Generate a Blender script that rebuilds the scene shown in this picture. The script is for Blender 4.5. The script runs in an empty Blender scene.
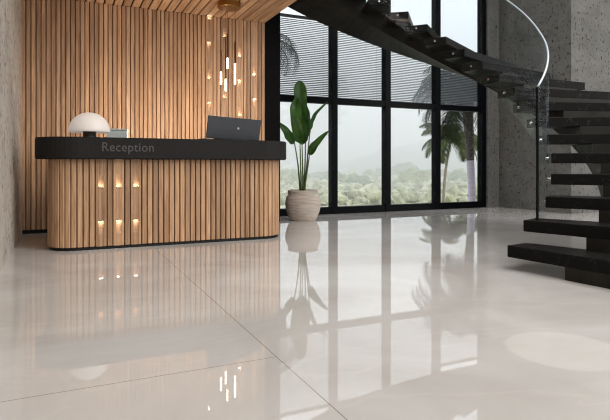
import bpy, bmesh, math, random
from mathutils import Vector, Matrix, noise
from math import sin, cos, pi, radians, degrees, sqrt, atan2
random.seed(7)
S = bpy.context.scene
C = S.collection

# ------------------------------------------------------------------ helpers
def lin(r, g, b):
    f = lambda c: (c/255/12.92) if c/255 <= .04045 else ((c/255+.055)/1.055)**2.4
    return (f(r), f(g), f(b), 1)

CAMH = .82
FW = Vector((.41945, .90778)); RT = Vector((.90778, -.41945)); FPX = 527.0
def at(px, py, d):
    """photo pixel at a distance along the view -> a point of the place"""
    p = FW*d + RT*((px-305)*d/FPX)
    return Vector((p.x, p.y, CAMH + (165-py)*d/FPX))

def thing(name, label, cat, loc=(0, 0, 0), group=None):
    o = bpy.data.objects.new(name, None); C.objects.link(o)
    o.location = loc; o.empty_display_size = .1
    o['label'] = label; o['category'] = cat
    if group: o['group'] = group
    return o
def tag(o, label, cat, group=None):
    o['label'] = label; o['category'] = cat
    if group: o['group'] = group
    return o
def wpos(o):
    v = Vector(o.location)
    while o.parent:
        o = o.parent; v += Vector(o.location)
    return v
def obj(name, bm, mat, parent=None, base=None, smooth=False, label=None):
    """link bm (built in place coordinates) as ONE mesh object; base = its origin"""
    me = bpy.data.meshes.new(name)
    b = Vector(base) if base is not None else (wpos(parent) if parent else Vector((0, 0, 0)))
    bmesh.ops.translate(bm, verts=bm.verts, vec=-b)
    if smooth:
        for f in bm.faces: f.smooth = True
    bm.to_mesh(me); bm.free()
    o = bpy.data.objects.new(name, me); C.objects.link(o)
    if mat: me.materials.append(mat)
    if parent:
        o.parent = parent; o.location = b - wpos(parent)
    else: o.location = b
    if label: o['label'] = label
    return o
def struct(name, bm, mat, parent=None, base=None, **k):
    o = obj(name, bm, mat, parent, base, **k)
    if not parent: o['kind'] = 'structure'
    return o
def box(bm, x0, x1, y0, y1, z0, z1, bev=0, seg=1):
    r = bmesh.ops.create_cube(bm, size=1)
    vs = r['verts']
    for v in vs:
        v.co = Vector((x0+(v.co.x+.5)*(x1-x0), y0+(v.co.y+.5)*(y1-y0), z0+(v.co.z+.5)*(z1-z0)))
    if bev:
        es = list({e for v in vs for e in v.link_edges})
        bmesh.ops.bevel(bm, geom=es, offset=bev, segments=seg, affect='EDGES', profile=.5)
def new_slat():
    b = bmesh.new(); return b, b.faces.layers.float.new('tone')
def add_slat(bm, sb, place=None):
    """join one finished slat to the cladding, with a wood tone of its own"""
    b, tl = sb
    v = random.random()
    for f in b.faces: f[tl] = v
    if place:
        for w in b.verts: w.co = place(w.co)
    me = bpy.data.meshes.new('slat'); b.to_mesh(me); b.free(); bm.from_mesh(me); bpy.data.meshes.remove(me)
def lathe(bm, prof, c, n=48, close=True):
    rings = []
    for r, z in prof:
        if r < 1e-5: rings.append([bm.verts.new((c[0], c[1], z))])
        else: rings.append([bm.verts.new((c[0]+r*cos(2*pi*i/n), c[1]+r*sin(2*pi*i/n), z)) for i in range(n)])
    for a, b in zip(rings, rings[1:]):
        for i in range(n):
            j = (i+1) % n
            if len(a) == 1 and len(b) == 1: continue
            if len(a) == 1: bm.faces.new((a[0], b[j], b[i]))
            elif len(b) == 1: bm.faces.new((a[i], a[j], b[0]))
            else: bm.faces.new((a[i], a[j], b[j], b[i]))
    bmesh.ops.recalc_face_normals(bm, faces=bm.faces)
def tube(bm, pts, rad, n=10):
    pts = [Vector(p) for p in pts]
    rads = rad if isinstance(rad, (list, tuple)) else [rad]*len(pts)
    rings = []
    for i, p in enumerate(pts):
        d = (pts[min(i+1, len(pts)-1)]-pts[max(i-1, 0)]).normalized()
        a = Vector((1, 0, 0)) if abs(d.x) < .8 else Vector((0, 1, 0))
        u = d.cross(a).normalized(); w = d.cross(u)
        rings.append([bm.verts.new(p+(u*cos(2*pi*k/n)+w*sin(2*pi*k/n))*rads[i]) for k in range(n)])
    for a, b in zip(rings, rings[1:]):
        for k in range(n):
            bm.faces.new((a[k], a[(k+1) % n], b[(k+1) % n], b[k]))
    bm.faces.new(rings[0][::-1]); bm.faces.new(rings[-1])
    bmesh.ops.recalc_face_normals(bm, faces=bm.faces)
def prism(bm, poly, z0, z1):
    a = [bm.verts.new((x, y, z0)) for x, y in poly]; b = [bm.verts.new((x, y, z1)) for x, y in poly]
    n = len(poly)
    fs = [bm.faces.new(a[::-1]), bm.faces.new(b)]
    for i in range(n): fs.append(bm.faces.new((a[i], a[(i+1) % n], b[(i+1) % n], b[i])))
    bmesh.ops.recalc_face_normals(bm, faces=fs)
    return fs
def bez(p, n):
    """smooth curve through control points (Catmull-Rom)"""
    p = [Vector(q) for q in p]; out = []
    for i in range(n+1):
        t = i/n*(len(p)-1); k = min(int(t), len(p)-2); u = t-k
        a = p[max(k-1, 0)]; b = p[k]; c = p[k+1]; d = p[min(k+2, len(p)-1)]
        out.append(.5*((2*b)+(c-a)*u+(2*a-5*b+4*c-d)*u*u+(3*b-a-3*c+d)*u**3))
    return out

# ------------------------------------------------------------------ materials
def nt(name):
    m = bpy.data.materials.new(name); m.use_nodes = True
    n = m.node_tree; return m, n, n.nodes['Principled BSDF'], n.nodes['Material Output']
def N(n, t, **kw):
    o = n.nodes.new(t)
    for k, v in kw.items():
        if k.startswith('in_'):
            o.inputs[int(k[3:]) if k[3:].isdigit() else k[3:]].default_value = v
        else: setattr(o, k, v)
    return o
def flat(name, col, rough=.5, metal=0, spec=.5, emit=None, es=0, coat=0):
    m, n, b, _ = nt(name)
    b.inputs['Base Color'].default_value = col; b.inputs['Roughness'].default_value = rough
    b.inputs['Metallic'].default_value = metal; b.inputs['Specular IOR Level'].default_value = spec
    b.inputs['Coat Weight'].default_value = coat
    if emit: b.inputs['Emission Color'].default_value = emit; b.inputs['Emission Strength'].default_value = es
    return m
def noisy(name, c1, c2, scale=8, rough=.6, stretch=(1, 1, 1), bump=0, detail=5, spec=.5, lo=.35, hi=.65):
    m, n, b, _ = nt(name); L = n.links.new
    tc = N(n, 'ShaderNodeTexCoord'); mp = N(n, 'ShaderNodeMapping'); mp.inputs['Scale'].default_value = stretch
    L(tc.outputs['Object'], mp.inputs['Vector'])
    no = N(n, 'ShaderNodeTexNoise'); no.inputs['Scale'].default_value = scale; no.inputs['Detail'].default_value = detail
    L(mp.outputs[0], no.inputs['Vector'])
    cr = N(n, 'ShaderNodeValToRGB'); cr.color_ramp.elements[0].position = lo; cr.color_ramp.elements[1].position = hi
    cr.color_ramp.elements[0].color = c1; cr.color_ramp.elements[1].color = c2
    L(no.outputs['Fac'], cr.inputs[0]); L(cr.outputs[0], b.inputs['Base Color'])
    b.inputs['Roughness'].default_value = rough; b.inputs['Specular IOR Level'].default_value = spec
    if bump:
        bp = N(n, 'ShaderNodeBump'); bp.inputs['Strength'].default_value = bump; bp.inputs['Distance'].default_value = .01
        L(no.outputs['Fac'], bp.inputs['Height']); L(bp.outputs[0], b.inputs['Normal'])
    return m
def wood(name, stretch, c1, c2, rough=.5):
    """oak: long grain plus a tone of its own for every slat (face attribute 'tone')"""
    m, n, b, _ = nt(name); L = n.links.new
    tc = N(n, 'ShaderNodeTexCoord'); mp = N(n, 'ShaderNodeMapping'); mp.inputs['Scale'].default_value = stretch
    L(tc.outputs['Object'], mp.inputs['Vector'])
    at_ = N(n, 'ShaderNodeAttribute'); at_.attribute_name = 'tone'
    vm = N(n, 'ShaderNodeVectorMath'); vm.operation = 'SCALE'; vm.inputs[0].default_value = (7.3, 11.1, 5.7)
    L(at_.outputs['Fac'], vm.inputs['Scale'])
    va = N(n, 'ShaderNodeVectorMath'); va.operation = 'ADD'
    L(mp.outputs[0], va.inputs[0]); L(vm.outputs[0], va.inputs[1])
    no = N(n, 'ShaderNodeTexNoise'); no.inputs['Scale'].default_value = 1; no.inputs['Detail'].default_value = 6
    no.inputs['Roughness'].default_value = .65; no.inputs['Distortion'].default_value = .6
    L(va.outputs[0], no.inputs['Vector'])
    cr = N(n, 'ShaderNodeValToRGB'); cr.color_ramp.elements[0].position = .3; cr.color_ramp.elements[1].position = .68
    cr.color_ramp.elements[0].color = c1; cr.color_ramp.elements[1].color = c2
    L(no.outputs['Fac'], cr.inputs[0])
    mr = N(n, 'ShaderNodeMapRange'); mr.inputs['To Min'].default_value = .72; mr.inputs['To Max'].default_value = 1.18
    L(at_.outputs['Fac'], mr.inputs['Value'])
    mx = N(n, 'ShaderNodeVectorMath'); mx.operation = 'SCALE'
    L(cr.outputs[0], mx.inputs[0]); L(mr.outputs[0], mx.inputs['Scale'])
    L(mx.outputs[0], b.inputs['Base Color'])
    b.inputs['Roughness'].default_value = rough; b.inputs['Specular IOR Level'].default_value = .3
    return m
def concrete(name, c1, c2, pit, scale=1.0):
    m, n, b, _ = nt(name); L = n.links.new
    tc = N(n, 'ShaderNodeTexCoord')
    no = N(n, 'ShaderNodeTexNoise'); no.inputs['Scale'].default_value = 2.2*scale; no.inputs['Detail'].default_value = 8
    no.inputs['Roughness'].default_value = .7
    L(tc.outputs['Object'], no.inputs['Vector'])
    cr = N(n, 'ShaderNodeValToRGB'); cr.color_ramp.elements[0].position = .3; cr.color_ramp.elements[1].position = .7
    cr.color_ramp.elements[0].color = c1; cr.color_ramp.elements[1].color = c2
    L(no.outputs['Fac'], cr.inputs[0])
    n2 = N(n, 'ShaderNodeTexNoise'); n2.inputs['Scale'].default_value = 17*scale; n2.inputs['Detail'].default_value = 3
    mp = N(n, 'ShaderNodeMapping'); mp.inputs['Scale'].default_value = (1, 1, .8)
    L(tc.outputs['Object'], mp.inputs[0]); L(mp.outputs[0], n2.inputs['Vector'])
    r2 = N(n, 'ShaderNodeValToRGB'); r2.color_ramp.elements[0].position = .58; r2.color_ramp.elements[1].position = .68
    L(n2.outputs['Fac'], r2.inputs[0])
    mx = N(n, 'ShaderNodeMix'); mx.data_type = 'RGBA'
    L(r2.outputs[0], mx.inputs[0]); L(cr.outputs[0], mx.inputs[6]); mx.inputs[7].default_value = pit
    L(mx.outputs[2], b.inputs['Base Color'])
    b.inputs['Roughness'].default_value = .85; b.inputs['Specular IOR Level'].default_value = .25
    bp = N(n, 'ShaderNodeBump'); bp.inputs['Strength'].default_value = .5; bp.inputs['Distance'].default_value = .01; bp.invert = True
    L(r2.outputs[0], bp.inputs['Height']); L(bp.outputs[0], b.inputs['Normal'])
    return m
def floor_mat():
    m, n, b, _ = nt('polished_beige_marble'); L = n.links.new
    tc = N(n, 'ShaderNodeTexCoord')
    n1 = N(n, 'ShaderNodeTexNoise'); n1.inputs['Scale'].default_value = .9; n1.inputs['Detail'].default_value = 7; n1.inputs['Distortion'].default_value = 1.2
    L(tc.outputs['Object'], n1.inputs['Vector'])
    cr = N(n, 'ShaderNodeValToRGB'); cr.color_ramp.elements[0].position = .3; cr.color_ramp.elements[1].position = .72
    cr.color_ramp.elements[0].color = lin(184, 178, 172); cr.color_ramp.elements[1].color = lin(208, 205, 202)
    L(n1.outputs['Fac'], cr.inputs[0])
    n2 = N(n, 'ShaderNodeTexNoise'); n2.inputs['Scale'].default_value = .8; n2.inputs['Detail'].default_value = 6; n2.inputs['Distortion'].default_value = 1.1
    mpv = N(n, 'ShaderNodeMapping'); mpv.inputs['Location'].default_value = (4.3, 9.1, 2); mpv.inputs['Rotation'].default_value = (0, 0, .5); mpv.inputs['Scale'].default_value = (.45, 1.3, 1)
    L(tc.outputs['Object'], mpv.inputs[0]); L(mpv.outputs[0], n2.inputs['Vector'])
    v = N(n, 'ShaderNodeMath'); v.operation = 'SUBTRACT'; v.inputs[1].default_value = .5; L(n2.outputs['Fac'], v.inputs[0])
    a = N(n, 'ShaderNodeMath'); a.operation = 'ABSOLUTE'; L(v.outputs[0], a.inputs[0])
    r2 = N(n, 'ShaderNodeValToRGB'); r2.color_ramp.elements[0].position = 0; r2.color_ramp.elements[1].position = .012
    r2.color_ramp.elements[0].color = (.13, .13, .13, 1); r2.color_ramp.elements[1].color = (0, 0, 0, 1)
    L(a.outputs[0], r2.inputs[0])
    mx = N(n, 'ShaderNodeMix'); mx.data_type = 'RGBA'; mx.inputs[7].default_value = lin(222, 216, 207)
    L(r2.outputs[0], mx.inputs[0]); L(cr.outputs[0], mx.inputs[6])
    # tile joints
    sp = N(n, 'ShaderNodeSeparateXYZ'); L(tc.outputs['Object'], sp.inputs[0])
    def near(sock, val, w):
        s = N(n, 'ShaderNodeMath'); s.operation = 'COMPARE'; s.inputs[1].default_value = val; s.inputs[2].default_value = w
        L(sock, s.inputs[0]); return s.outputs[0]
    jx = near(sp.outputs[0], .834, .0021); jy = near(sp.outputs[1], 2.097, .0021)
    lt = N(n, 'ShaderNodeMath'); lt.operation = 'LESS_THAN'; lt.inputs[1].default_value = .834; L(sp.outputs[0], lt.inputs[0])
    mu = N(n, 'ShaderNodeMath'); mu.operation = 'MULTIPLY'; L(jy, mu.inputs[0]); L(lt.outputs[0], mu.inputs[1])
    ma = N(n, 'ShaderNodeMath'); ma.operation = 'MAXIMUM'; L(jx, ma.inputs[0]); L(mu.outputs[0], ma.inputs[1])
    m2 = N(n, 'ShaderNodeMix'); m2.data_type = 'RGBA'; m2.inputs[7].default_value = lin(140, 131, 120)
    L(ma.outputs[0], m2.inputs[0]); L(mx.outputs[2], m2.inputs[6])
    L(m2.outputs[2], b.inputs['Base Color'])
    b.inputs['Roughness'].default_value = .022; b.inputs['IOR'].default_value = 1.78
    b.inputs['Specular IOR Level'].default_value = .5
    return m
def glass(name, tint, ior=1.5, boost=1.0, rough=0):
    m, n, b, out = nt(name); L = n.links.new
    n.nodes.remove(b)
    tr = N(n, 'ShaderNodeBsdfTransparent'); tr.inputs[0].default_value = tint
    gl = N(n, 'ShaderNodeBsdfGlossy'); gl.inputs['Roughness'].default_value = rough; gl.inputs[0].default_value = (1, 1, 1, 1)
    fr = N(n, 'ShaderNodeFresnel')
    ge = N(n, 'ShaderNodeNewGeometry'); io = N(n, 'ShaderNodeMapRange')      # same reflectance from both faces of the sheet
    io.inputs['To Min'].default_value = ior; io.inputs['To Max'].default_value = 1/ior
    L(ge.outputs['Backfacing'], io.inputs['Value']); L(io.outputs[0], fr.inputs[0])
    mu = N(n, 'ShaderNodeMath'); mu.operation = 'MULTIPLY'; mu.inputs[1].default_value = boost; L(fr.outputs[0], mu.inputs[0])
    mx = N(n, 'ShaderNodeMixShader'); L(mu.outputs[0], mx.inputs[0]); L(tr.outputs[0], mx.inputs[1]); L(gl.outputs[0], mx.inputs[2])
    L(mx.outputs[0], out.inputs[0])
    return m
def marble_black():
    m, n, b, _ = nt('black_marble'); L = n.links.new
    tc = N(n, 'ShaderNodeTexCoord')
    n2 = N(n, 'ShaderNodeTexNoise'); n2.inputs['Scale'].default_value = 2.6; n2.inputs['Detail'].default_value = 6; n2.inputs['Distortion'].default_value = 2.0
    L(tc.outputs['Object'], n2.inputs['Vector'])
    v = N(n, 'ShaderNodeMath'); v.operation = 'SUBTRACT'; v.inputs[1].default_value = .5; L(n2.outputs['Fac'], v.inputs[0])
    a = N(n, 'ShaderNodeMath'); a.operation = 'ABSOLUTE'; L(v.outputs[0], a.inputs[0])
    r = N(n, 'ShaderNodeValToRGB'); r.color_ramp.elements[0].position = 0; r.color_ramp.elements[1].position = .004
    r.color_ramp.elements[0].color = lin(60, 59, 57); r.color_ramp.elements[1].color = lin(28, 27, 26)
    L(a.outputs[0], r.inputs[0]); L(r.outputs[0], b.inputs['Base Color'])
    b.inputs['Roughness'].default_value = .3; b.inputs['Specular IOR Level'].default_value = .02
    return m

M = {}
M['floor'] = floor_mat()
M['conc_l'] = concrete('rough_light_concrete', lin(150, 142, 133), lin(178, 171, 162), lin(95, 88, 80), 1.3)
M['conc_r'] = concrete('rough_grey_concrete', lin(87, 86, 82), lin(113, 111, 107), lin(46, 45, 43), 1.35)
WC1, WC2 = lin(146, 112, 84), lin(202, 166, 133)
M['wood_wall'] = wood('oak_wall_slats', (30, 30, 1.6), WC1, WC2)
M['wood_desk'] = wood('oak_desk_slats', (30, 30, 2.0), lin(144, 108, 78), lin(200, 160, 124))
M['wood_ceil'] = wood('oak_ceiling_slats', (26, 1.4, 26), WC1, WC2)
M['wood_back'] = flat('brown_stained_backing', lin(84, 56, 37), .8, spec=.2)
M['charcoal'] = noisy('charcoal_laminate', lin(32, 30, 29), lin(37, 35, 33), 60, .6, spec=.12)
M['letter'] = flat('grey_raised_lettering', lin(73, 71, 69), .45)
M['black'] = flat('black_painted_panel', lin(9, 8, 8), .65, spec=.08)
M['frame'] = flat('black_powder_coated_aluminium', lin(6, 8, 11), .5, spec=.06)
M['fixture'] = flat('brown_light_fixture', lin(120, 86, 60), .5)
M['plinth'] = flat('black_plinth', lin(14, 13, 13), .6, spec=.3)
M['marble'] = marble_black()
M['steel_dark'] = noisy('dark_bronze_steel', lin(34, 32, 29), lin(42, 40, 36), 5, .5, spec=.1)
M['bolt'] = flat('polished_steel', lin(215, 212, 205), .25, metal=1)
M['winglass'] = glass('window_glass', (.98, .99, .99, 1), 1.4, .7)
M['railglass'] = glass('curved_safety_glass', (.94, .96, .97, 1), 1.45, .16, .1)
M['railedge'] = flat('glass_edge_dark_strip', lin(8, 10, 11), .4, spec=.1)
M['railtop'] = flat('glass_edge_highlight', lin(176, 190, 196), .12, spec=.8)  # pale colour stands in for the highlight along the upper glass edge
M['blind'] = flat('grey_blind_slats', lin(88, 92, 98), .55)
M['brass'] = flat('aged_brass', lin(150, 112, 62), .35, metal=1)
M['bronze'] = flat('dark_bronze_tube', lin(58, 42, 28), .4, metal=.8)
M['tube_lit'] = flat('lit_opal_tube', lin(255, 244, 226), .4, emit=lin(255, 226, 190), es=12)
M['cable'] = flat('black_cable', lin(25, 20, 16), .6)
M['dome'] = flat('warm_opal_glass', lin(192, 186, 180), .5, emit=lin(255, 238, 226), es=.29)
M['lamp_base'] = flat('black_lamp_base', lin(34, 28, 25), .5)
M['led'] = flat('warm_led_lens', lin(255, 226, 190), .4, emit=lin(255, 214, 168), es=.7)
M['boxgrey'] = noisy('pale_grey_card', lin(172, 180, 178), lin(182, 188, 186), 20, .7)
M['laptop'] = noisy('dark_grey_aluminium', lin(45, 46, 49), lin(51, 52, 55), 40, .42, spec=.5)
M['screen'] = flat('black_screen', lin(12, 13, 15), .2)
M['emblem'] = flat('pale_metal_emblem', lin(170, 172, 174), .3, metal=.6)
M['pot'] = noisy('sandstone_pot', lin(172, 160, 148), lin(200, 188, 177), 5, .85, (1, 1, 9), .6)
M['soil'] = noisy('dark_potting_soil', lin(40, 30, 22), lin(66, 50, 36), 40, .95, bump=.8)
M['leaf'] = noisy('glossy_green_leaf', lin(44, 84, 30), lin(72, 120, 46), 6, .38, spec=.5)
M['stem'] = noisy('green_leaf_stalk', lin(62, 82, 38), lin(92, 112, 58), 12, .5)
M['palm'] = noisy('palm_frond_green', lin(26, 36, 18), lin(52, 64, 34), 3, .6, spec=.15)
M['palm2'] = noisy('lighter_palm_frond_green', lin(52, 62, 34), lin(88, 96, 58), 3, .6, spec=.15)  # lighter green for the fronds of the smaller palm
M['trunk'] = noisy('pale_palm_trunk', lin(186, 176, 194), lin(204, 194, 212), 5, .9, (1, 1, 5), .4)
M['trunk2'] = noisy('grey_palm_trunk', lin(128, 118, 108), lin(160, 150, 140), 6, .9, (1, 1, 5), .4)
M['fibre'] = noisy('dark_palm_fibre', lin(58, 52, 48), lin(112, 104, 104), 14, .9, (1, 1, 2), .8)
M['bush'] = noisy('olive_shrub_foliage', lin(96, 104, 62), lin(150, 152, 104), 1.6, .9)
M['bush2'] = noisy('dusty_green_foliage', lin(84, 98, 68), lin(128, 138, 100), 1.6, .9)
M['scrub'] = noisy('pale_olive_scrub', lin(150, 152, 122), lin(200, 198, 170), 1.1, .95)
M['hill'] = noisy('wooded_hillside', lin(58, 70, 54), lin(92, 102, 80), .25, .95, detail=8)
M['ground'] = noisy('dry_grass_ground', lin(146, 148, 116), lin(204, 201, 172), 1.3, .95)
M['plaster'] = noisy('white_ceiling_plaster', lin(218, 214, 208), lin(226, 222, 216), 4, .9)

def tone_faces(bm, layer, faces, v):
    for f in faces: f[layer] = v

# ------------------------------------------------------------------ the room shell
XL, YB, XE = -.424, 7.09, 2.645          # left wall, slatted wall, end of the slatted wall
YW, XW0, XW1 = 7.87, 2.88, 7.47          # window plane and its two ends
ZT = 6.2
bm = bmesh.new(); box(bm, XL-.3, 13, -6, 8.1, -.3, 0); struct('floor', bm, M['floor'])
bm = bmesh.new(); box(bm, XL-.3, 13, -6, 8.1, ZT, ZT+.25); struct('ceiling', bm, M['plaster'])
bm = bmesh.new(); box(bm, XL-.3, XL, -6, YB+.2, 0, ZT); struct('wall_left', bm, M['conc_l'])
wb_bm = bmesh.new(); box(wb_bm, XL, XE, YB, YB+.2, 0, ZT); wall_back = struct('wall_back', wb_bm, M['wood_back'])
# wall beside the window, then the wall that turns towards the camera, then on to the right
bm = bmesh.new(); box(bm, XW1, 8.05, 7.76, 8.0, 0, ZT); struct('wall_window_side', bm, M['conc_r'])
bm = bmesh.new(); box(bm, 7.76, 13, 6.15, 7.76, 0, ZT); struct('wall_right', bm, M['conc_r'])
bm = bmesh.new(); box(bm, XE, XW0, YB, 7.98, 0, ZT); struct('trim_1', bm, M['black'])       # black end panel
bm = bmesh.new(); box(bm, XL, XE, YB-.006, YB, 0, .045); struct('baseboard_back', bm, M['plinth'])

PITCH = .054
# columns where a small light washes the wall: one wide slat in place of two
SLOT_L, SLOT_D, SLOT_W = .135, .020, .0225
DESK_LIGHTS = [(.597, True), (.283, False)]
def wide_slat(bm, hw, depth, z0, z1, lights):
    """one broad slat; every light sits in a slot that tapers out away from it"""
    for sx in (-1, 1):
        box(bm, *sorted((sx*SLOT_W, sx*hw)), 0, depth, z0, z1, .002)
    prof = [(0, z0)]
    for z, up in sorted(lights):
        if up:
            ze = min(z+SLOT_L, z1); prof += [(0, z)]+[(SLOT_D*(1-((ze-z)*q/6/SLOT_L)**1.5), z+(ze-z)*q/6) for q in range(7)]
        else: prof += [(SLOT_D*(1-(q/6)**1.5), z-SLOT_L*q/6) for q in range(6, -1, -1)]+[(0, z)]
    if abs(prof[-1][1]-z1) > 1e-6: prof.append((0, z1))
    prof += [(depth, z1), (depth, z0)]
    A = [bm.verts.new((-SLOT_W, y, z)) for y, z in prof]; B = [bm.verts.new((SLOT_W, y, z)) for y, z in prof]
    n = len(prof); fs = [bm.faces.new(A), bm.faces.new(B[::-1])]
    for i in range(n): fs.append(bm.faces.new((A[i], B[i], B[(i+1) % n], A[(i+1) % n])))
    bmesh.ops.recalc_face_normals(bm, faces=fs)
    bmesh.ops.triangulate(bm, faces=fs[:2])
WL = [(0, 2.80, 1, 'small wall light in the leftmost lit column, topmost under the ceiling'),
      (0, 2.51, 0, 'small wall light in the leftmost lit column, second from the top, shining down'),
      (0, 1.99, 1, 'small wall light in the leftmost lit column, third from the top, shining up'),
      (0, 1.69, 0, 'small wall light in the leftmost lit column, lowest, above the laptop corner'),
      (1, 2.58, 1, 'small wall light at the top of the second lit column, behind the pendant cables'),
      (1, 1.745, 1, 'small wall light low in the second lit column, just below the pendant tubes'),
      (2, 2.33, 1, 'small wall light at the top of the third lit column, right of the pendant tubes'),
      (2, 2.02, 0, 'small wall light midway down the third lit column, right of the pendant tubes'),
      (2, 1.50, 1, 'small wall light at the bottom of the third lit column, just above the laptop'),
      (3, 2.08, 1, 'upper small wall light in the rightmost lit column, near the black panel'),
      (3, 1.775, 0, 'lower small wall light in the rightmost lit column, near the black panel')]
WALL_COLS = [1.828, 2.044, 2.260, 2.476]
bm = bmesh.new(); tl = bm.faces.layers.float.new('tone')
YS = YB - .022
def slat_wall(bm):
    x = WALL_COLS[0] - PITCH*60.5
    i = 0
    first = WALL_COLS[0] - .5*PITCH
    k0 = -int((first-XL)/PITCH)
    k = k0
    while True:
        xa = first + k*PITCH
        wide = any(abs(xa+.5*PITCH-c) < .01 for c in WALL_COLS)
        xc0, xc1 = (xa-.0225, xa+PITCH+.0225) if wide else (xa-.0225, xa+.0225)
        if xc1 > XE: break
        sb = new_slat(); xm = (xc0+xc1)/2
        if wide:
            ci = min(range(4), key=lambda q: abs(WALL_COLS[q]-xm))
            wide_slat(sb[0], (xc1-xc0)/2, YB-YS, .045, 2.85, [(z, bool(u)) for c, z, u, _ in WL if c == ci])
            add_slat(bm, sb, lambda v: Vector((xm+v.x, YS+v.y, v.z)))
        else:
            box(sb[0], xc0, xc1, YS, YB, .045, 2.85, .005); add_slat(bm, sb)
        k += 2 if wide else 1
slat_wall(bm)
obj('slat_cladding', bm, M['wood_wall'], wall_back, label='vertical oak slats with narrow dark gaps')

# mezzanine over the desk with its slatted underside
ZC = 2.85
bm = bmesh.new(); box(bm, XL, XE, 5.3, YB, ZC+.035, 3.7)
mez = struct('ceiling_over_desk', bm, M['black'])
bm = bmesh.new(); tl = bm.faces.layers.float.new('tone')
k = 0
while True:
    x1 = XE - .004 - k*.108; x0 = x1 - .094
    if x0 < XL: break
    sb = new_slat(); box(sb[0], x0, x1, 5.3, YB, ZC, ZC+.035, .012, 2); add_slat(bm, sb)
    k += 1
obj('slat_cladding', bm, M['wood_ceil'], mez, label='oak slats running front to back under the mezzanine')

# ------------------------------------------------------------------ the window wall
win = thing('window_1', '', 'window', (XW0, YW, 0)); del win['label']; del win['category']; win['kind'] = 'structure'
MUL = [4.157, 5.22, 6.32, 7.43]
TR1 = (1.845, 1.945); TR2 = (3.27, 3.36)
bm = bmesh.new()
box(bm, XW0, XW1, YW-.06, YW+.06, 0, .115); box(bm, XW0, XW1, YW-.06, YW+.06, ZT-.1, ZT)
box(bm, XW0, XW0+.06, YW-.06, YW+.06, .115, ZT-.1)
obj('window_frame', bm, M['frame'], win)
for x in MUL:
    bm = bmesh.new(); box(bm, x-.055, x+.055, YW-.07, YW+.07, .0, ZT-.001, .004); obj('mullion', bm, M['frame'], win)
for a, b in (TR1,):
    bm = bmesh.new(); box(bm, XW0, XW1, YW-.062, YW+.062, a, b, .004); obj('transom', bm, M['frame'], win)
for a, b in ((.115, TR1[0]), (TR1[1], ZT-.1)):
    bm = bmesh.new()
    xs = [XW0+.06-.055] + MUL
    for q in range(4):
        box(bm, xs[q]+.055, xs[q+1]-.055, YW-.006, YW+.006, a, b)
    obj('glass_pane', bm, M['winglass'], win)

BL = ['leftmost grey horizontal blind, palm leaf behind its left edge, above the potted plant',
      'second grey horizontal blind from the left, between the plant and the palms',
      'third grey horizontal blind from the left, its right edge touched by palm fronds',
      'rightmost grey horizontal blind, dense palm fronds showing through it']
xs = [XW0] + MUL
for q in range(4):
    x0, x1 = xs[q]+.03, xs[q+1]+.03
    t = thing('window_blind', BL[q], 'blind', ((x0+x1)/2, YW+.13, TR1[1]), 'grey blinds across the upper windows')
    bm = bmesh.new()
    z = TR1[1]-.03
    zt = (3.25, 3.25, 3.2, 2.95)[q]
    while z < zt:
        n0 = len(bm.verts)
        box(bm, x0, x1, YW+.114, YW+.146, z-.001, z+.001)
        bm.verts.ensure_lookup_table()
        bmesh.ops.rotate(bm, verts=bm.verts[n0:], cent=(0, YW+.13, z), matrix=Matrix.Rotation(radians(42), 3, 'X'))
        z += .0305
    obj('slats', bm, M['blind'], t)
    bm = bmesh.new(); box(bm, x0, x1, YW+.10, YW+.16, zt+.012, zt+.05); obj('head_rail', bm, M['frame'], t)
    bm = bmesh.new()
    pass
    for xx in (x0+.15, x1-.15):
        tube(bm, [(xx, YW+.13, 1.92), (xx, YW+.13, zt+.02)], .0012, 5)
        obj('cord', bm, M['cable'], t); bm = bmesh.new()

# ------------------------------------------------------------------ reception desk
def stadium(x0, x1, y0, y1, n=16):
    r = (y1-y0)/2; cy = (y0+y1)/2; p = []
    for i in range(n+1):
        a = -pi/2 + pi*i/n; p.append((x1-r+r*cos(a), cy+r*sin(a)))
    for i in range(n+1):
        a = pi/2 + pi*i/n; p.append((x0+r+r*cos(a), cy+r*sin(a)))
    return p
DX0, DX1, DY0, DY1 = -.235, 2.375, 5.36, 6.11
ZB, ZTOP = .878, 1.085
desk = thing('reception_desk', 'long rounded reception desk with oak slats and charcoal top on polished floor', 'desk', ((DX0+DX1)/2, (DY0+DY1)/2, 0))
bm = bmesh.new(); fs = prism(bm, stadium(DX0, DX1, DY0, DY1, 24), ZB, ZTOP)
es = [e for e in bm.edges if len(e.link_faces) == 2 and any(len(f.verts) > 8 for f in e.link_faces)]
bmesh.ops.bevel(bm, geom=es, offset=.008, segments=2, affect='EDGES')
obj('counter_top', bm, M['charcoal'], desk, label='charcoal band-like counter top')
IN = .115
bx0, bx1, by0, by1 = DX0+IN, DX1-.085, DY0+IN, DY1-IN
bm = bmesh.new(); prism(bm, stadium(bx0+.03, bx1-.03, by0+.03, by1-.03, 24), .03, ZB)
obj('core_panel', bm, M['wood_back'], desk)
bm = bmesh.new(); prism(bm, stadium(bx0+.012, bx1-.012, by0+.012, by1-.012, 24), 0, .03)
obj('plinth', bm, M['plinth'], desk, label='thin black plinth')
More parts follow.
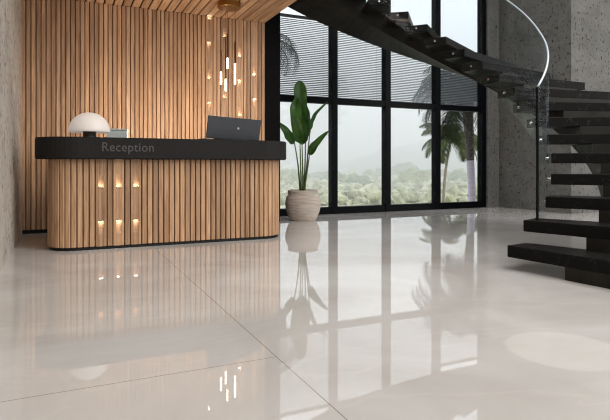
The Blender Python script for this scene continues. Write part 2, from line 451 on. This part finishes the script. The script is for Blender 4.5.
# slats round the whole perimeter
DESK_COLS = [.349, .512, .675]
bm = bmesh.new(); tl = bm.faces.layers.float.new('tone')
r = (by1-by0)/2; cy = (by0+by1)/2; Ls = bx1-bx0-2*r; Lt = 2*Ls+2*pi*r
def on_perim(s):
    s %= Lt
    if s < Ls: return Vector((bx0+r+s, by0)), Vector((0, -1))
    s -= Ls
    if s < pi*r:
        a = -pi/2+s/r; n_ = Vector((cos(a), sin(a))); return Vector((bx1-r, cy))+n_*r, n_
    s -= pi*r
    if s < Ls: return Vector((bx1-r-s, by1)), Vector((0, 1))
    s -= Ls
    a = pi/2+s/r; n_ = Vector((cos(a), sin(a))); return Vector((bx0+r, cy))+n_*r, n_
nmax = round(Lt/PITCH); PD = Lt/nmax; s0 = DESK_COLS[0]-(bx0+r)-PD/2
k = 0
while k < nmax:
    s = s0 + k*PD
    wide = k in (0, 3, 6)
    w0, w1 = (-.021, .021)
    p, n_ = on_perim(s)
    if wide: p, n_ = on_perim(s+PD/2); hw = PD/2+.0225
    else: hw = .0225
    tg = Vector((-n_.y, n_.x))
    sb = new_slat()
    if wide: wide_slat(sb[0], hw, .030, .03, ZB, DESK_LIGHTS)
    else: box(sb[0], -hw, hw, 0, .030, .03, ZB, .005)
    add_slat(bm, sb, lambda c: Vector((*(p + tg*c.x - n_*(c.y-.004)), c.z)))
    k += 2 if wide else 1
bmesh.ops.recalc_face_normals(bm, faces=bm.faces)
obj('slat_cladding', bm, M['wood_desk'], desk, label='vertical oak slats around the base')
# raised lettering on the counter band
cu = bpy.data.curves.new('lettering', 'FONT'); cu.body = 'Reception'; cu.size = .124; cu.extrude = .004
cu.space_character = 1.08
to = bpy.data.objects.new('lettering_curve', cu); C.objects.link(to)
bpy.context.view_layer.update()
dg = bpy.context.evaluated_depsgraph_get()
me = bpy.data.meshes.new_from_object(to.evaluated_get(dg))
bpy.data.objects.remove(to); bpy.data.curves.remove(cu)
xs_ = [v.co.x for v in me.vertices]; sc = .475/(max(xs_)-min(xs_)); x0_ = min(xs_)
for v in me.vertices:
    x, y, z = v.co
    v.co = Vector((.352+(x-x0_)*sc, DY0-.0005-z, .952+y*1.0)) - Vector(desk.location)
me.materials.append(M['letter'])
lo = bpy.data.objects.new('lettering', me); C.objects.link(lo); lo.parent = desk
lo['label'] = 'grey raised lettering reading Reception'

# ------------------------------------------------------------------ small wash lights in the slats
def area(name, loc, rot, sx, sy, power, col, parent=None, spread=180):
    l = bpy.data.lights.new(name, 'AREA'); l.shape = 'RECTANGLE'; l.size = sx; l.size_y = sy
    l.energy = power; l.color = col; l.spread = radians(spread)
    o = bpy.data.objects.new(name, l); C.objects.link(o); o.location = loc; o.rotation_euler = rot
    if parent: o.parent = parent
    return o
def wash(x, yf, z, up, label, group, pw):
    t = thing('wash_light', label, 'light', (x, yf+SLOT_D/2, z), group)
    s = 1 if up else -1
    bm = bmesh.new(); box(bm, x-.021, x+.021, yf-.006, yf+SLOT_D, *(sorted((z, z+s*.002)))); obj('housing', bm, M['fixture'], t)
    bm = bmesh.new(); box(bm, x-.016, x+.016, yf-.005, yf+.003, *(sorted((z+s*.002, z+s*.003)))); obj('lens', bm, M['led'], t)
    area('glow', (0, -SLOT_D/2-.001, s*.0045), (pi if up else 0, 0, 0), .030, .007, pw, (1, .84, .72), t)
ORD = ['left', 'middle', 'right']
for i, x in enumerate(DESK_COLS):
    wash(x, by0-.004, .597, True, f'upper small warm light on the desk front, {ORD[i]} column of three', 'small lights on the desk front', .11)
    wash(x, by0-.004, .283, False, f'lower small warm light on the desk front, {ORD[i]} column of three', 'small lights on the desk front', .11)
for c, z, up, lb in WL:
    wash(WALL_COLS[c], YS, z, bool(up), lb, 'small lights on the slatted wall', .09)

# ------------------------------------------------------------------ things on the desk
p = at(89.5, 136, 5.36)
t = thing('table_lamp', 'white dome table lamp with short black base on the reception desk', 'lamp', (p.x, p.y, ZTOP))
bm = bmesh.new(); lathe(bm, [(0, ZTOP), (.062, ZTOP), (.064, ZTOP+.006), (.062, ZTOP+.085), (0, ZTOP+.085)], (p.x, p.y), 40)
obj('lamp_base', bm, M['lamp_base'], t, smooth=False)
bm = bmesh.new(); zb = ZTOP+.066; R_ = .198; Hd = .203
pr = [(0, zb+.012), (R_*.9, zb+.012), (R_-.004, zb), (R_, zb+.006)] + [(R_*cos(a), zb+.012+(Hd-.012)*sin(a)) for a in [i*pi/2/14 for i in range(1, 14)]] + [(0, zb+Hd)]
lathe(bm, pr, (p.x, p.y), 56); obj('lamp_shade', bm, M['dome'], t, smooth=True, label='glowing white dome shade')

q = at(117.5, 136, 5.80)
t = thing('document_box', 'small pale grey box behind the dome lamp on the reception desk', 'box', (q.x, q.y, ZTOP))
ux = Vector((cos(-.25), sin(-.25))); 
def rbox(bm, c, ang, hx, hy, z0, z1, bev=.004):
    v0 = len(bm.verts); box(bm, -hx, hx, -hy, hy, z0, z1, bev, 2); bm.verts.ensure_lookup_table()
    for v in bm.verts[v0:]:
        x, y = v.co.x, v.co.y
        v.co.x = c[0]+x*cos(ang)-y*sin(ang); v.co.y = c[1]+x*sin(ang)+y*cos(ang)
bm = bmesh.new(); rbox(bm, (q.x, q.y), -.2, .105, .08, ZTOP, ZTOP+.108); obj('body', bm, M['boxgrey'], t)
bm = bmesh.new(); rbox(bm, (q.x, q.y), -.2, .109, .084, ZTOP+.110, ZTOP+.13); obj('lid', bm, M['boxgrey'], t)

# laptop, seen from behind its open screen
P0 = Vector((1.388, 5.49)); ang = radians(26); Wl = .80
c0 = P0 + Vector((cos(ang), sin(ang)))*Wl/2
t = thing('laptop', 'wide dark grey open laptop seen from behind on the reception desk', 'laptop', (c0.x, c0.y, ZTOP))
def lap(pt):   # local: x along width, y away from camera, z up
    x, y, z = pt
    return Vector((c0.x+x*cos(ang)-y*sin(ang), c0.y+x*sin(ang)+y*cos(ang), ZTOP+z))
def lbox(bm, x0, x1, y0, y1, z0, z1, bev, tilt=0):
    v0 = len(bm.verts); box(bm, x0, x1, y0, y1, z0, z1, bev, 2); bm.verts.ensure_lookup_table()
    for v in bm.verts[v0:]:
        x, y, z = v.co
        if tilt: y, z = y - (z-.02)*sin(tilt), .02+(z-.02)*cos(tilt)
        v.co = lap((x, y, z))
tl_ = radians(9)
bm = bmesh.new(); lbox(bm, -Wl/2, Wl/2, .012, .13, 0, .018, .006); obj('keyboard_deck', bm, M['laptop'], t)
bm = bmesh.new(); lbox(bm, -Wl*.36, Wl*.36, .0, .012, .006, .028, .004); obj('hinge', bm, M['screen'], t)
bm = bmesh.new(); lbox(bm, -Wl/2, Wl/2, 0, .014, .022, .262, .006, tl_); sc_ = obj('screen_lid', bm, M['laptop'], t)
bm = bmesh.new(); lbox(bm, -Wl/2+.012, Wl/2-.012, .0142, .016, .03, .252, 0, tl_); obj('display', bm, M['screen'], t)
bm = bmesh.new()
v0 = []
for i in range(24):
    a = 2*pi*i/24; rr = .014*(1+.12*cos(2*a))
    y, z = -.0012, .145
    x_, z_ = .045+rr*cos(a), z+rr*sin(a)*1.05
    v0.append(bm.verts.new(lap((x_, y-(z_-.02)*sin(tl_), .02+(z_-.02)*cos(tl_)))))
f = bm.faces.new(v0); r_ = bmesh.ops.extrude_face_region(bm, geom=[f])
nn = Vector((sin(ang), -cos(ang), 0))*-.002
for v in [g for g in r_['geom'] if isinstance(g, bmesh.types.BMVert)]: v.co += nn
bmesh.ops.recalc_face_normals(bm, faces=bm.faces)
obj('emblem', bm, M['emblem'], t, label='small round pale emblem')

# ------------------------------------------------------------------ pendant cluster
pc = Vector((1.905, 6.39))
t = thing('pendant_lamp', 'brass pendant lamp with four slim lit tubes hanging from the slatted ceiling', 'lamp', (pc.x, pc.y, ZC))
bm = bmesh.new(); lathe(bm, [(0, ZC), (.145, ZC), (.145, ZC-.062), (.138, ZC-.07), (0, ZC-.07)], pc, 48); obj('ceiling_plate', bm, M['brass'], t)
for px, dep, lo_, li, tp, rr in ((221, 6.53, 84.3, 72, 50, .0105), (225.8, 6.50, 91, 79.2, 36.5, .0105), (227.4, 6.72, 68.5, 58, 34, .0095), (235, 6.62, 84.2, 63.6, 42, .0105)):
    a = at(px, lo_, dep); b_ = at(px, li, dep); c_ = at(px, tp, dep)
    bm = bmesh.new(); tube(bm, [a, b_], rr, 14); tb = obj('lit_tube', bm, M['tube_lit'], t, label='glowing white glass tube')
    bm = bmesh.new(); tube(bm, [b_, c_], rr*.72, 12); obj('metal_tube', bm, M['bronze'], t)
    bm = bmesh.new(); tube(bm, [c_, (c_.x, c_.y, ZC-.07)], .002, 6); obj('cable', bm, M['cable'], t)

# ------------------------------------------------------------------ potted plant
pp = at(303, 221, 7.86); pp.z = 0
t = thing('potted_plant', 'tall broad-leaved green plant in a round sandstone pot by the window', 'plant', pp)
bm = bmesh.new()
prof = [(0, 0), (.185, 0), (.195, .012), (.218, .06), (.243, .12), (.260, .19), (.266, .25), (.262, .30), (.247, .345), (.228, .372), (.219, .385),
        (.222, .40), (.227, .43), (.226, .445), (.218, .449), (.205, .446), (.2, .42), (0, .42)]
lathe(bm, prof, pp, 64); obj('pot', bm, M['pot'], t, smooth=True, label='round sandstone pot with ridged sides')
bm = bmesh.new(); lathe(bm, [(.198, .41), (.19, .424), (.1, .43), (0, .432)], pp, 32); obj('soil', bm, M['soil'], t, smooth=True)
def leaf(spine, halfw, facing, fold=.25, ns=18, nw=8, wav=.13):
    """broad blade along a spine, widest as halfw(t); facing = rough normal"""
    bm = bmesh.new(); P_ = bez(spine, ns); rows = []
    for i, p_ in enumerate(P_):
        u = i/ns; d = (P_[min(i+1, ns)]-P_[max(i-1, 0)]).normalized()
        side = d.cross(facing).normalized(); nrm = side.cross(d).normalized()
        w = halfw(u); row = []
        for j in range(nw+1):
            s = j/nw*2-1
            ripple = wav*w*sin(u*19+s*2.5+facing.x*7)*abs(s)
            row.append(bm.verts.new(p_+side*(s*w)+nrm*(-abs(s)*w*fold*-1+ripple)))
        rows.append(row)
    for a, b in zip(rows, rows[1:]):
        for j in range(nw): bm.faces.new((a[j], a[j+1], b[j+1], b[j]))
    bmesh.ops.solidify(bm, geom=bm.faces[:], thickness=.0022)
    bmesh.ops.recalc_face_normals(bm, faces=bm.faces)
    return bm
D0 = 7.86
toCam = Vector((-FW.x, -FW.y, 0)); rt3 = Vector((RT.x, RT.y, 0))
pw = lambda w, a, b: (lambda u: max(.002, w*(min(1, u/a)**.6)*(min(1, (1-u)/b)**.55)))
PX = D0/FPX
LV = [ # spine pixels (x, y, depth shift), half width px, facing twist, stalk
 ([(302, 145, 0), (301.5, 122, -.06), (300.5, 100, -.10), (299.6, 80.5, -.06)], pw(6.3*PX, .12, .16), toCam+rt3*.1, [(303.3, 189, 0), (302.6, 165, -.02), (302, 145, 0)]),
 ([(300, 143, -.12), (297.5, 126, -.20), (296, 110, -.22), (297, 97, -.16)], pw(5.8*PX, .14, .3), toCam-rt3*.15, [(301.6, 189, -.03), (300.6, 165, -.08), (300, 143, -.12)]),
 ([(294.5, 143, -.05), (290, 138, -.10), (285, 130, -.14), (278.5, 122.5, -.12)], pw(4.6*PX, .2, .55), toCam+rt3*.2+Vector((0, 0, .3)), [(300.2, 189, 0), (298, 165, -.02), (294.5, 143, -.05)]),
 ([(310, 130, .05), (311.5, 121, .08), (317, 111.5, .10), (328, 101.5, .06)], pw(3.0*PX, .2, .7), toCam*.6+rt3*.7, [(304.6, 189, .03), (307.5, 158, .05), (310, 130, .05)]),
 ([(309.5, 155, -.06), (313, 148, -.10), (319, 140.5, -.12), (328.5, 131, -.10)], pw(4.2*PX, .2, .6), toCam-rt3*.2+Vector((0, 0, .35)), [(304, 189, -.04), (307, 172, -.05), (309.5, 155, -.06)]),
 ([(305.5, 138, .12), (306, 124, .18), (304.5, 112, .22), (303.5, 101, .2)], pw(5.0*PX, .15, .35), toCam+rt3*.3, [(303.8, 189, .05), (305, 165, .09), (305.5, 138, .12)]),
]
for sp, hw, fc, st in LV:
    pts = [at(x, y, D0+d) for x, y, d in sp]
    lf = obj('leaf', leaf(pts, hw, fc.normalized()), M['leaf'], t, smooth=True)
    bm = bmesh.new(); s3 = [at(x, y, D0+d) for x, y, d in st]; s3[0].z = .425
    tube(bm, bez(s3, 10), [.015-.007*i/10 for i in range(11)], 8); obj('stalk', bm, M['stem'], t, smooth=True)

# ------------------------------------------------------------------ spiral staircase
SC = Vector((3.047, 4.467)); RISE, T8, DT = .1854, radians(-12.444), radians(9.4117)
RI, RO = 1.453, 2.91
NT = 19
th = lambda k: T8 + DT*(k-8)
hel = lambda a: RISE*(8+(a-T8)/DT)             # height of the tread line at an angle
stair = thing('spiral_staircase', 'curving black marble staircase with glass balustrade on the right of the hall', 'staircase', (SC.x, SC.y, 0))
def pol(r, a, z): return Vector((SC.x+r*cos(a), SC.y+r*sin(a), z))
for k in range(1, NT+1):
    a = th(k); ur = Vector((cos(a), sin(a), 0)); ut = Vector((-sin(a), cos(a), 0))
    bm = bmesh.new(); ha = radians(5.3); ri = RI-.09 if k <= 2 else RI
    arc = [a-ha+2*ha*q/6 for q in range(7)]
    poly = [(SC.x+RO*cos(q), SC.y+RO*sin(q)) for q in arc]+[(SC.x+ri*cos(q), SC.y+ri*sin(q)) for q in arc[::-1]]
    prism(bm, poly, RISE*k-.092, RISE*k)
    es = [e for e in bm.edges if len(e.link_faces) == 2 and e.calc_face_angle(0) > .6]
    bmesh.ops.bevel(bm, geom=es, offset=.004, segments=1, affect='EDGES')
    tr = obj('tread', bm, M['marble'], stair)
    if k >= 2:
        bm = bmesh.new(); zc = RISE*k-.0475
        tube(bm, [pol(RI-.034, a, zc), pol(RI+.001, a, zc)], .013, 12)
        obj('glass_bolt', bm, M['bolt'], tr, label='small bright steel fixing')
# stringer: smooth soffit, stepped top under each tread
bm = bmesh.new()
def ro_beam(a): 
    u = min(1, max(0, (a-radians(45))/radians(45))); return 2.76+.1*u
secs = []
hb = .17/1.85
for k in range(1, NT+1):
    a0 = th(k)-hb; a1 = th(k+1)-hb
    if k == NT+1: a1 = a0+.12
    for q in range(5):
        a = a0+(a1-a0)*q/4
        zt = RISE*k-.091
        if k == NT+1: zt = RISE*k-.01
        zb = max(0.0, hel(a)-.275)
        secs.append((a, 1.85, ro_beam(a), zb, zt))
rows = [[bm.verts.new(pol(r1, a, zb)), bm.verts.new(pol(r2, a, zb)), bm.verts.new(pol(r2, a, zt)), bm.verts.new(pol(r1, a, zt))] for a, r1, r2, zb, zt in secs]
for A, B in zip(rows, rows[1:]):
    for j in range(4):
        try: bm.faces.new((A[j], A[(j+1) % 4], B[(j+1) % 4], B[j]))
        except ValueError: pass
bm.faces.new(rows[0]); bm.faces.new(rows[-1][::-1])
bmesh.ops.remove_doubles(bm, verts=bm.verts, dist=1e-6)
bmesh.ops.recalc_face_normals(bm, faces=bm.faces)
obj('stringer', bm, M['steel_dark'], stair, label='broad dark curved beam under the treads')
# inner glass balustrade
A0 = radians(-68.6); A1 = th(NT)
def gtop(a):
    u = min(1, (a-A0)/(th(6)-A0)); return hel(a)+1.085-.085*u
def gbot(a):
    
    if a < A0+radians(6.3): return 2*RISE+.001
    return max(hel(a)-.17, 2*RISE-.08)
NG = 110; rg0, rg1 = 1.416, 1.432
bm = bmesh.new(); rows = []
for i in range(NG+1):
    a = A0+(A1-A0)*i/NG
    rows.append([bm.verts.new(pol(rg0, a, gbot(a))), bm.verts.new(pol(rg1, a, gbot(a))), bm.verts.new(pol(rg1, a, gtop(a))), bm.verts.new(pol(rg0, a, gtop(a)))])
for A, B in zip(rows, rows[1:]):
    for j in range(4): bm.faces.new((A[j], A[(j+1) % 4], B[(j+1) % 4], B[j]))
bm.faces.new(rows[0]); bm.faces.new(rows[-1][::-1])
bmesh.ops.recalc_face_normals(bm, faces=bm.faces)
gp = obj('glass_balustrade', bm, M['railglass'], stair, smooth=False, label='curved clear glass sheet')
for f in gp.data.polygons:
    f.use_smooth = abs(f.normal.z) < .5 and f.area > 1e-3
bm = bmesh.new(); tube(bm, [pol(1.424, A0-.004, gbot(A0)), pol(1.424, A0-.004, gtop(A0))], .012, 6)
obj('end_strip', bm, M['railedge'], gp, label='dark vertical end strip')
bm = bmesh.new(); tube(bm, [pol(1.424, A0+(A1-A0)*i/NG, gtop(A0+(A1-A0)*i/NG)+.006) for i in range(NG+1)], .009, 6)
obj('top_edge', bm, M['railtop'], gp, smooth=True, label='upper glass edge with its highlight painted pale')
# landing at the top, joined to the mezzanine
bm = bmesh.new(); prism(bm, [(XE, 5.6), (2.89, 5.6), (2.868, 5.92), (2.708, 7.085), (XE, 7.085)], 3.2, 3.708); box(bm, XW0+.001, 3.02, 7.45, YW-.075, 3.2, 3.708)
struct('trim_2', bm, M['black'])

# ------------------------------------------------------------------ outside
GZ = -1.25
bm = bmesh.new(); rows = []
for j in range(91):
    y = 8.1+(j/90)**1.7*110; row = []
    for i in range(121):
        x = -8+i/120*(18+y*1.3)
        bump = noise.noise(Vector((x*.7, y*.7, 1)))*.12 if y > 22 else noise.noise(Vector((x*.7, y*.7, 1)))*.04
        row.append(bm.verts.new((x, y, GZ+bump)))
    rows.append(row)
for A, B in zip(rows, rows[1:]):
    for i in range(120): bm.faces.new((A[i], A[i+1], B[i+1], B[i]))
struct('ground', bm, M['ground'], smooth=True)
def palm(name, label, base, top, r0, r1, crown_r, nf, seed, droop=1.0, leafw=.03, bend=.0, mat='palm', tmat='trunk', lift=.9, arc=None):
    rnd = random.Random(seed)
    t = thing(name, label, 'palm tree', base)
    b = Vector(base); tp = Vector(top)
    pts = [b.lerp(tp, i/14)+Vector((bend*sin(pi*i/14), 0, 0)) for i in range(15)]
    bm = bmesh.new(); tube(bm, pts, [(r0+(r1-r0)*i/14)*(1+.05*(i % 2)) for i in range(15)], 12)
    obj('trunk', bm, M[tmat], t, smooth=True)
    if r0 > .08 and tmat == 'trunk':
        bm = bmesh.new(); tube(bm, [b.lerp(tp, .56+.44*i/12) for i in range(13)], [r0*(1.12+.5*i/12)*(1+.09*(i % 2)) for i in range(13)], 12)
        obj('trunk_fibre', bm, M['fibre'], t, label='dark shaggy fibre round the upper trunk')
    for k in range(nf):
        az = (arc[0]+(arc[1]-arc[0])*(k+.5)/nf if arc else 2*pi*k/nf)+rnd.uniform(-.2, .2)
        el = rnd.uniform(-.25, lift)
        Ln = crown_r*rnd.uniform(.85, 1.15)
        d = Vector((cos(az), sin(az), 0)); P_ = []
        n = 16
        p_ = Vector(tp); e = el
        for i in range(n+1):
            P_.append(p_.copy()); p_ = p_+(d*cos(e)+Vector((0, 0, sin(e))))*(Ln/n); e -= droop*(1.9/n)*(.5+i/n)
        bm = bmesh.new()
        tube(bm, P_, [.018*crown_r*(1-i/n*.8) for i in range(n+1)], 4)
        m_ = 38
        for i in range(3, m_+1):
            u = i/m_; x = u*n; q = min(int(x), n-1); c = P_[q].lerp(P_[q+1], x-q)
            tg = (P_[q+1]-P_[q]).normalized(); sd = tg.cross(Vector((0, 0, 1))).normalized()
            ll = crown_r*.34*(sin(pi*min(1, u*.86+.12))**.7)
            for s in (-1, 1):
                e_ = (sd*s*1.0+tg*.75+Vector((0, 0, -.35-.45*rnd.random()))).normalized()
                wv = tg*leafw*.5*crown_r
                a1 = bm.verts.new(c-wv); a2 = bm.verts.new(c+wv)
                mid = c+e_*ll*.55+Vector((0, 0, .02*crown_r)); en = c+e_*ll+Vector((0, 0, -.12*ll))
                b1 = bm.verts.new(mid-wv*.8); b2 = bm.verts.new(mid+wv*.8); e1 = bm.verts.new(en)
                bm.faces.new((a1, a2, b2, b1)); bm.faces.new((b1, b2, e1))
        obj('frond', bm, M[mat], t)
    return t
g = lambda px, d: (lambda v: Vector((v.x, v.y, GZ)))(at(px, 165, d))
palm('palm_tree', 'large palm outside the rightmost window, pale thick trunk beside the frame', g(474.5, 13.2), at(467, 92, 13.2), .085, .10, 1.7, 44, 3, 1.2, .015, 0, 'palm', 'trunk', 1.25)
palm('palm_tree', 'smaller palm farther out with thin trunk, seen left of the large palm trunk', g(443.5, 24), at(451, 139, 24), .07, .05, 1.7, 26, 11, 1.0, .034, -.12, 'palm2', 'trunk2', 1.15)
palm('palm_tree', 'palm outside the left edge of the window, only its drooping fronds in view', g(250, 11.5), at(264, 42, 11.5),   .16, .14, 1.15, 15, 5, 1.5, .014, 0, 'palm', 'trunk2', .6)

def shrub(px, d, wpx, hy, seed, label, mat):
    rnd = random.Random(seed)
    b = g(px, d); top = at(px, hy, d).z; H_ = top-GZ; W_ = wpx*d/FPX/2
    t = thing('shrub', label, 'shrub', b, 'shrubs and trees beyond the window')
    bm = bmesh.new()
    for q in range(9):
        v0 = len(bm.verts)
        rr = W_*rnd.uniform(.4, .6)
        c = b+Vector((rnd.uniform(-.6, .6)*W_, rnd.uniform(-.5, .5)*W_, 0)); c.z = GZ+H_*rnd.uniform(.3, .95)-rr*.6
        bmesh.ops.create_icosphere(bm, subdivisions=3, radius=rr, matrix=Matrix.Translation(c))
        bm.verts.ensure_lookup_table()
        for v in bm.verts[v0:]:
            dv = v.co-c; v.co = c+dv*(1+.35*noise.noise(v.co*(1.6/W_*1.0)+Vector((seed, 0, 0)))+.22*noise.noise(v.co*(6/W_)))
    obj('foliage', bm, M[mat], t)
    bm = bmesh.new(); tube(bm, [b, b+Vector((0, 0, H_*.6))], .06, 8); obj('stem', bm, M['trunk2'], t)
SH = [(292, 44, 26, 172, 'olive shrub outside, seen left of the potted plant stalks', 'bush'),
      (318, 52, 34, 173, 'olive shrub outside, seen between the potted plant and first mullion', 'bush2'),
      (346, 46, 28, 178, 'low olive shrub outside, just right of the first mullion from the plant', 'bush'),
      (362, 40, 24, 174, 'rounded olive shrub at the middle of the second window pane', 'bush2'),
      (378, 55, 30, 176, 'olive shrub outside, just left of the second mullion from the plant', 'bush'),
      (396, 60, 34, 166, 'tall dusty green tree outside, just right of the second mullion', 'bush2'),
      (413, 42, 26, 173, 'olive shrub at the middle of the third window pane', 'bush'),
      (428, 50, 26, 168, 'dusty green tree outside, just left of the third mullion', 'bush2'),
      (444, 56, 26, 171, 'olive shrub outside behind the thin palm trunk', 'bush'),
      (458, 48, 24, 174, 'olive shrub outside between the thin and thick palm trunks', 'bush2')]
for i, (px, d, w, hy, lb, mt) in enumerate(SH): shrub(px, d, w*1.5, hy, 20+i, lb, mt)

rnd = random.Random(5); bm = bmesh.new()
for q in range(1500):
    d = rnd.uniform(26.5, 62); px = rnd.uniform(268, 492); c = at(px, 165, d); rr = rnd.uniform(.12, .34)*(1+(d-26)*.02)
    c.z = GZ+rr*rnd.uniform(.0, 1.6); v0 = len(bm.verts)
    bmesh.ops.create_icosphere(bm, subdivisions=1, radius=rr, matrix=Matrix.Translation(c)); bm.verts.ensure_lookup_table()
    for v in bm.verts[v0:]:
        dv = v.co-c; v.co = c+Vector((dv.x, dv.y, dv.z*.95))*(1+.8*noise.noise(v.co*3.2)+.7*noise.noise(v.co*7))
sb = obj('scrub', bm, M['scrub'], None, (7, 35, GZ)); tag(sb, 'low pale olive scrub covering the ground outside the window', 'scrub'); sb['kind'] = 'stuff'

# wooded hill beyond
bm = bmesh.new(); nx, ny = 70, 16; rows = []
ridge = [(220, 172), (285, 169), (312, 163), (336, 161), (360, 157), (385, 149), (405, 145), (423, 141), (445, 139), (470, 139), (520, 143), (600, 150)]
def ry(px):
    for (a, ya), (b, yb) in zip(ridge, ridge[1:]):
        if px <= b: return ya+(yb-ya)*(px-a)/(b-a)
    return ridge[-1][1]
for j in range(ny+1):
    row = []
    for i in range(nx+1):
        px = 220+380*i/nx; d = 75+85*j/ny
        zt = at(px, ry(px), 140).z
        u = min(1, j/(ny*.75)); s = u*u*(3-2*u); drop = 1-max(0, (j-ny*.75)/(ny*.25))*.5
        p_ = at(px, 165, d)
        z = GZ-.2+(zt-GZ)*s*drop + s*.9*noise.noise(Vector((p_.x*.09, p_.y*.09, 0)))+ s*.5*noise.noise(Vector((p_.x*.35, p_.y*.35, 3)))
        row.append(bm.verts.new((p_.x, p_.y, z)))
    rows.append(row)
for A, B in zip(rows, rows[1:]):
    for i in range(nx): bm.faces.new((A[i], A[i+1], B[i+1], B[i]))
bmesh.ops.recalc_face_normals(bm, faces=bm.faces)
struct('hillside', bm, M['hill'], smooth=True)

# damp haze lying over the land outside
hz = bpy.data.materials.new('valley_haze'); hz.use_nodes = True
n = hz.node_tree; n.nodes.remove(n.nodes['Principled BSDF'])
vs = n.nodes.new('ShaderNodeVolumeScatter'); vs.inputs['Color'].default_value = (.97, .985, 1, 1); vs.inputs['Density'].default_value = .03
n.links.new(vs.outputs[0], n.nodes['Material Output'].inputs['Volume'])
bm = bmesh.new(); box(bm, -60, 160, 20.3, 185, GZ-.5, 26); hzo = struct('haze', bm, hz); hzo['kind'] = 'stuff'
tag(hzo, 'pale haze lying over the hills and shrubs outside', 'haze')

# ------------------------------------------------------------------ light
w = bpy.data.worlds.new('overcast_sky'); S.world = w; w.use_nodes = True

sun = bpy.data.lights.new('sun', 'SUN'); sun.energy = 1.1; sun.angle = radians(9); sun.color = (1, .96, .9)
sno = bpy.data.objects.new('sun', sun); C.objects.link(sno); sno.rotation_euler = Vector((-.68, .70, -.29)).to_track_quat('-Z', 'Y').to_euler()
n = w.node_tree; L = n.links.new; bg = n.nodes['Background']
tc = n.nodes.new('ShaderNodeTexCoord'); sp = n.nodes.new('ShaderNodeSeparateXYZ'); L(tc.outputs['Generated'], sp.inputs[0])
cr = n.nodes.new('ShaderNodeValToRGB'); cr.color_ramp.elements[0].position = 0; cr.color_ramp.elements[1].position = .6
cr.color_ramp.elements[0].color = (.80, .825, .86, 1); cr.color_ramp.elements[1].color = (1.05, 1.12, 1.22, 1)
L(sp.outputs[2], cr.inputs[0]); L(cr.outputs[0], bg.inputs[0]); bg.inputs[1].default_value = 1.52

def aim(o, tgt):
    o.rotation_euler = (Vector(tgt)-Vector(o.location)).to_track_quat('-Z', 'Y').to_euler()
o1 = area('hall_fill_light', (4.2, .3, 6.1), (0, 0, 0), 5, 5, 400, (1, .985, .97))  # unseen area light added to brighten the hall and its floor
# unseen strip and lamp added behind the desk to brighten slatted wall and ceiling
bm = bmesh.new(); box(bm, .2, 2.0, DY1-.001, DY1+.012, ZTOP-.035, ZTOP-.012); obj('fill_strip', bm, M['led'], desk, label='slim warm strip added out of view to brighten the slatted wall')
o3 = area('stair_fill_light', (6.1, 3.6, 6.1), (0, 0, 0), 2, 2, 90, (1, .985, .97))  # unseen area light added to lift the floor beside the stair
o2 = area('strip_fill', (1.1, DY1+.018, ZTOP-.01), (0, 0, 0), 1.8, .03, 25, (1, .80, .62)); o2.rotation_euler = (pi-radians(38), 0, 0)  # lamp of the added strip, aimed up at the wall
# a narrow downlight makes the round pool on the floor
sl = bpy.data.lights.new('ceiling_downlight', 'SPOT'); sl.energy = 300; sl.spot_size = radians(4.9); sl.spot_blend = .06; sl.shadow_soft_size = .01; sl.color = (1, .95, .88)
so = bpy.data.objects.new('ceiling_downlight', sl); C.objects.link(so); so.location = (2.03, 1.64, 5.9)

# ------------------------------------------------------------------ camera
cd = bpy.data.cameras.new('camera'); cd.sensor_width = 36; cd.lens = 36*FPX/610; cd.shift_y = -45/610; cd.clip_end = 500
co = bpy.data.objects.new('camera', cd); C.objects.link(co); co.location = (0, 0, CAMH)
co.rotation_euler = (pi/2, 0, -atan2(FW.x, FW.y)); S.camera = co
S.view_settings.view_transform = 'Standard'; S.view_settings.look = 'None'; S.view_settings.gamma = 1; S.view_settings.exposure = 0
S.view_settings.use_curve_mapping = False
cy = S.cycles; cy.pixel_filter_type = 'BLACKMAN_HARRIS'; cy.filter_width = 1.15
cy.use_denoising = True; cy.max_bounces = 10; cy.diffuse_bounces = 4; cy.glossy_bounces = 4; cy.transparent_max_bounces = 24; cy.transmission_bounces = 6; cy.volume_bounces = 2
cy.caustics_reflective = False; cy.caustics_refractive = False; cy.sample_clamp_indirect = 2
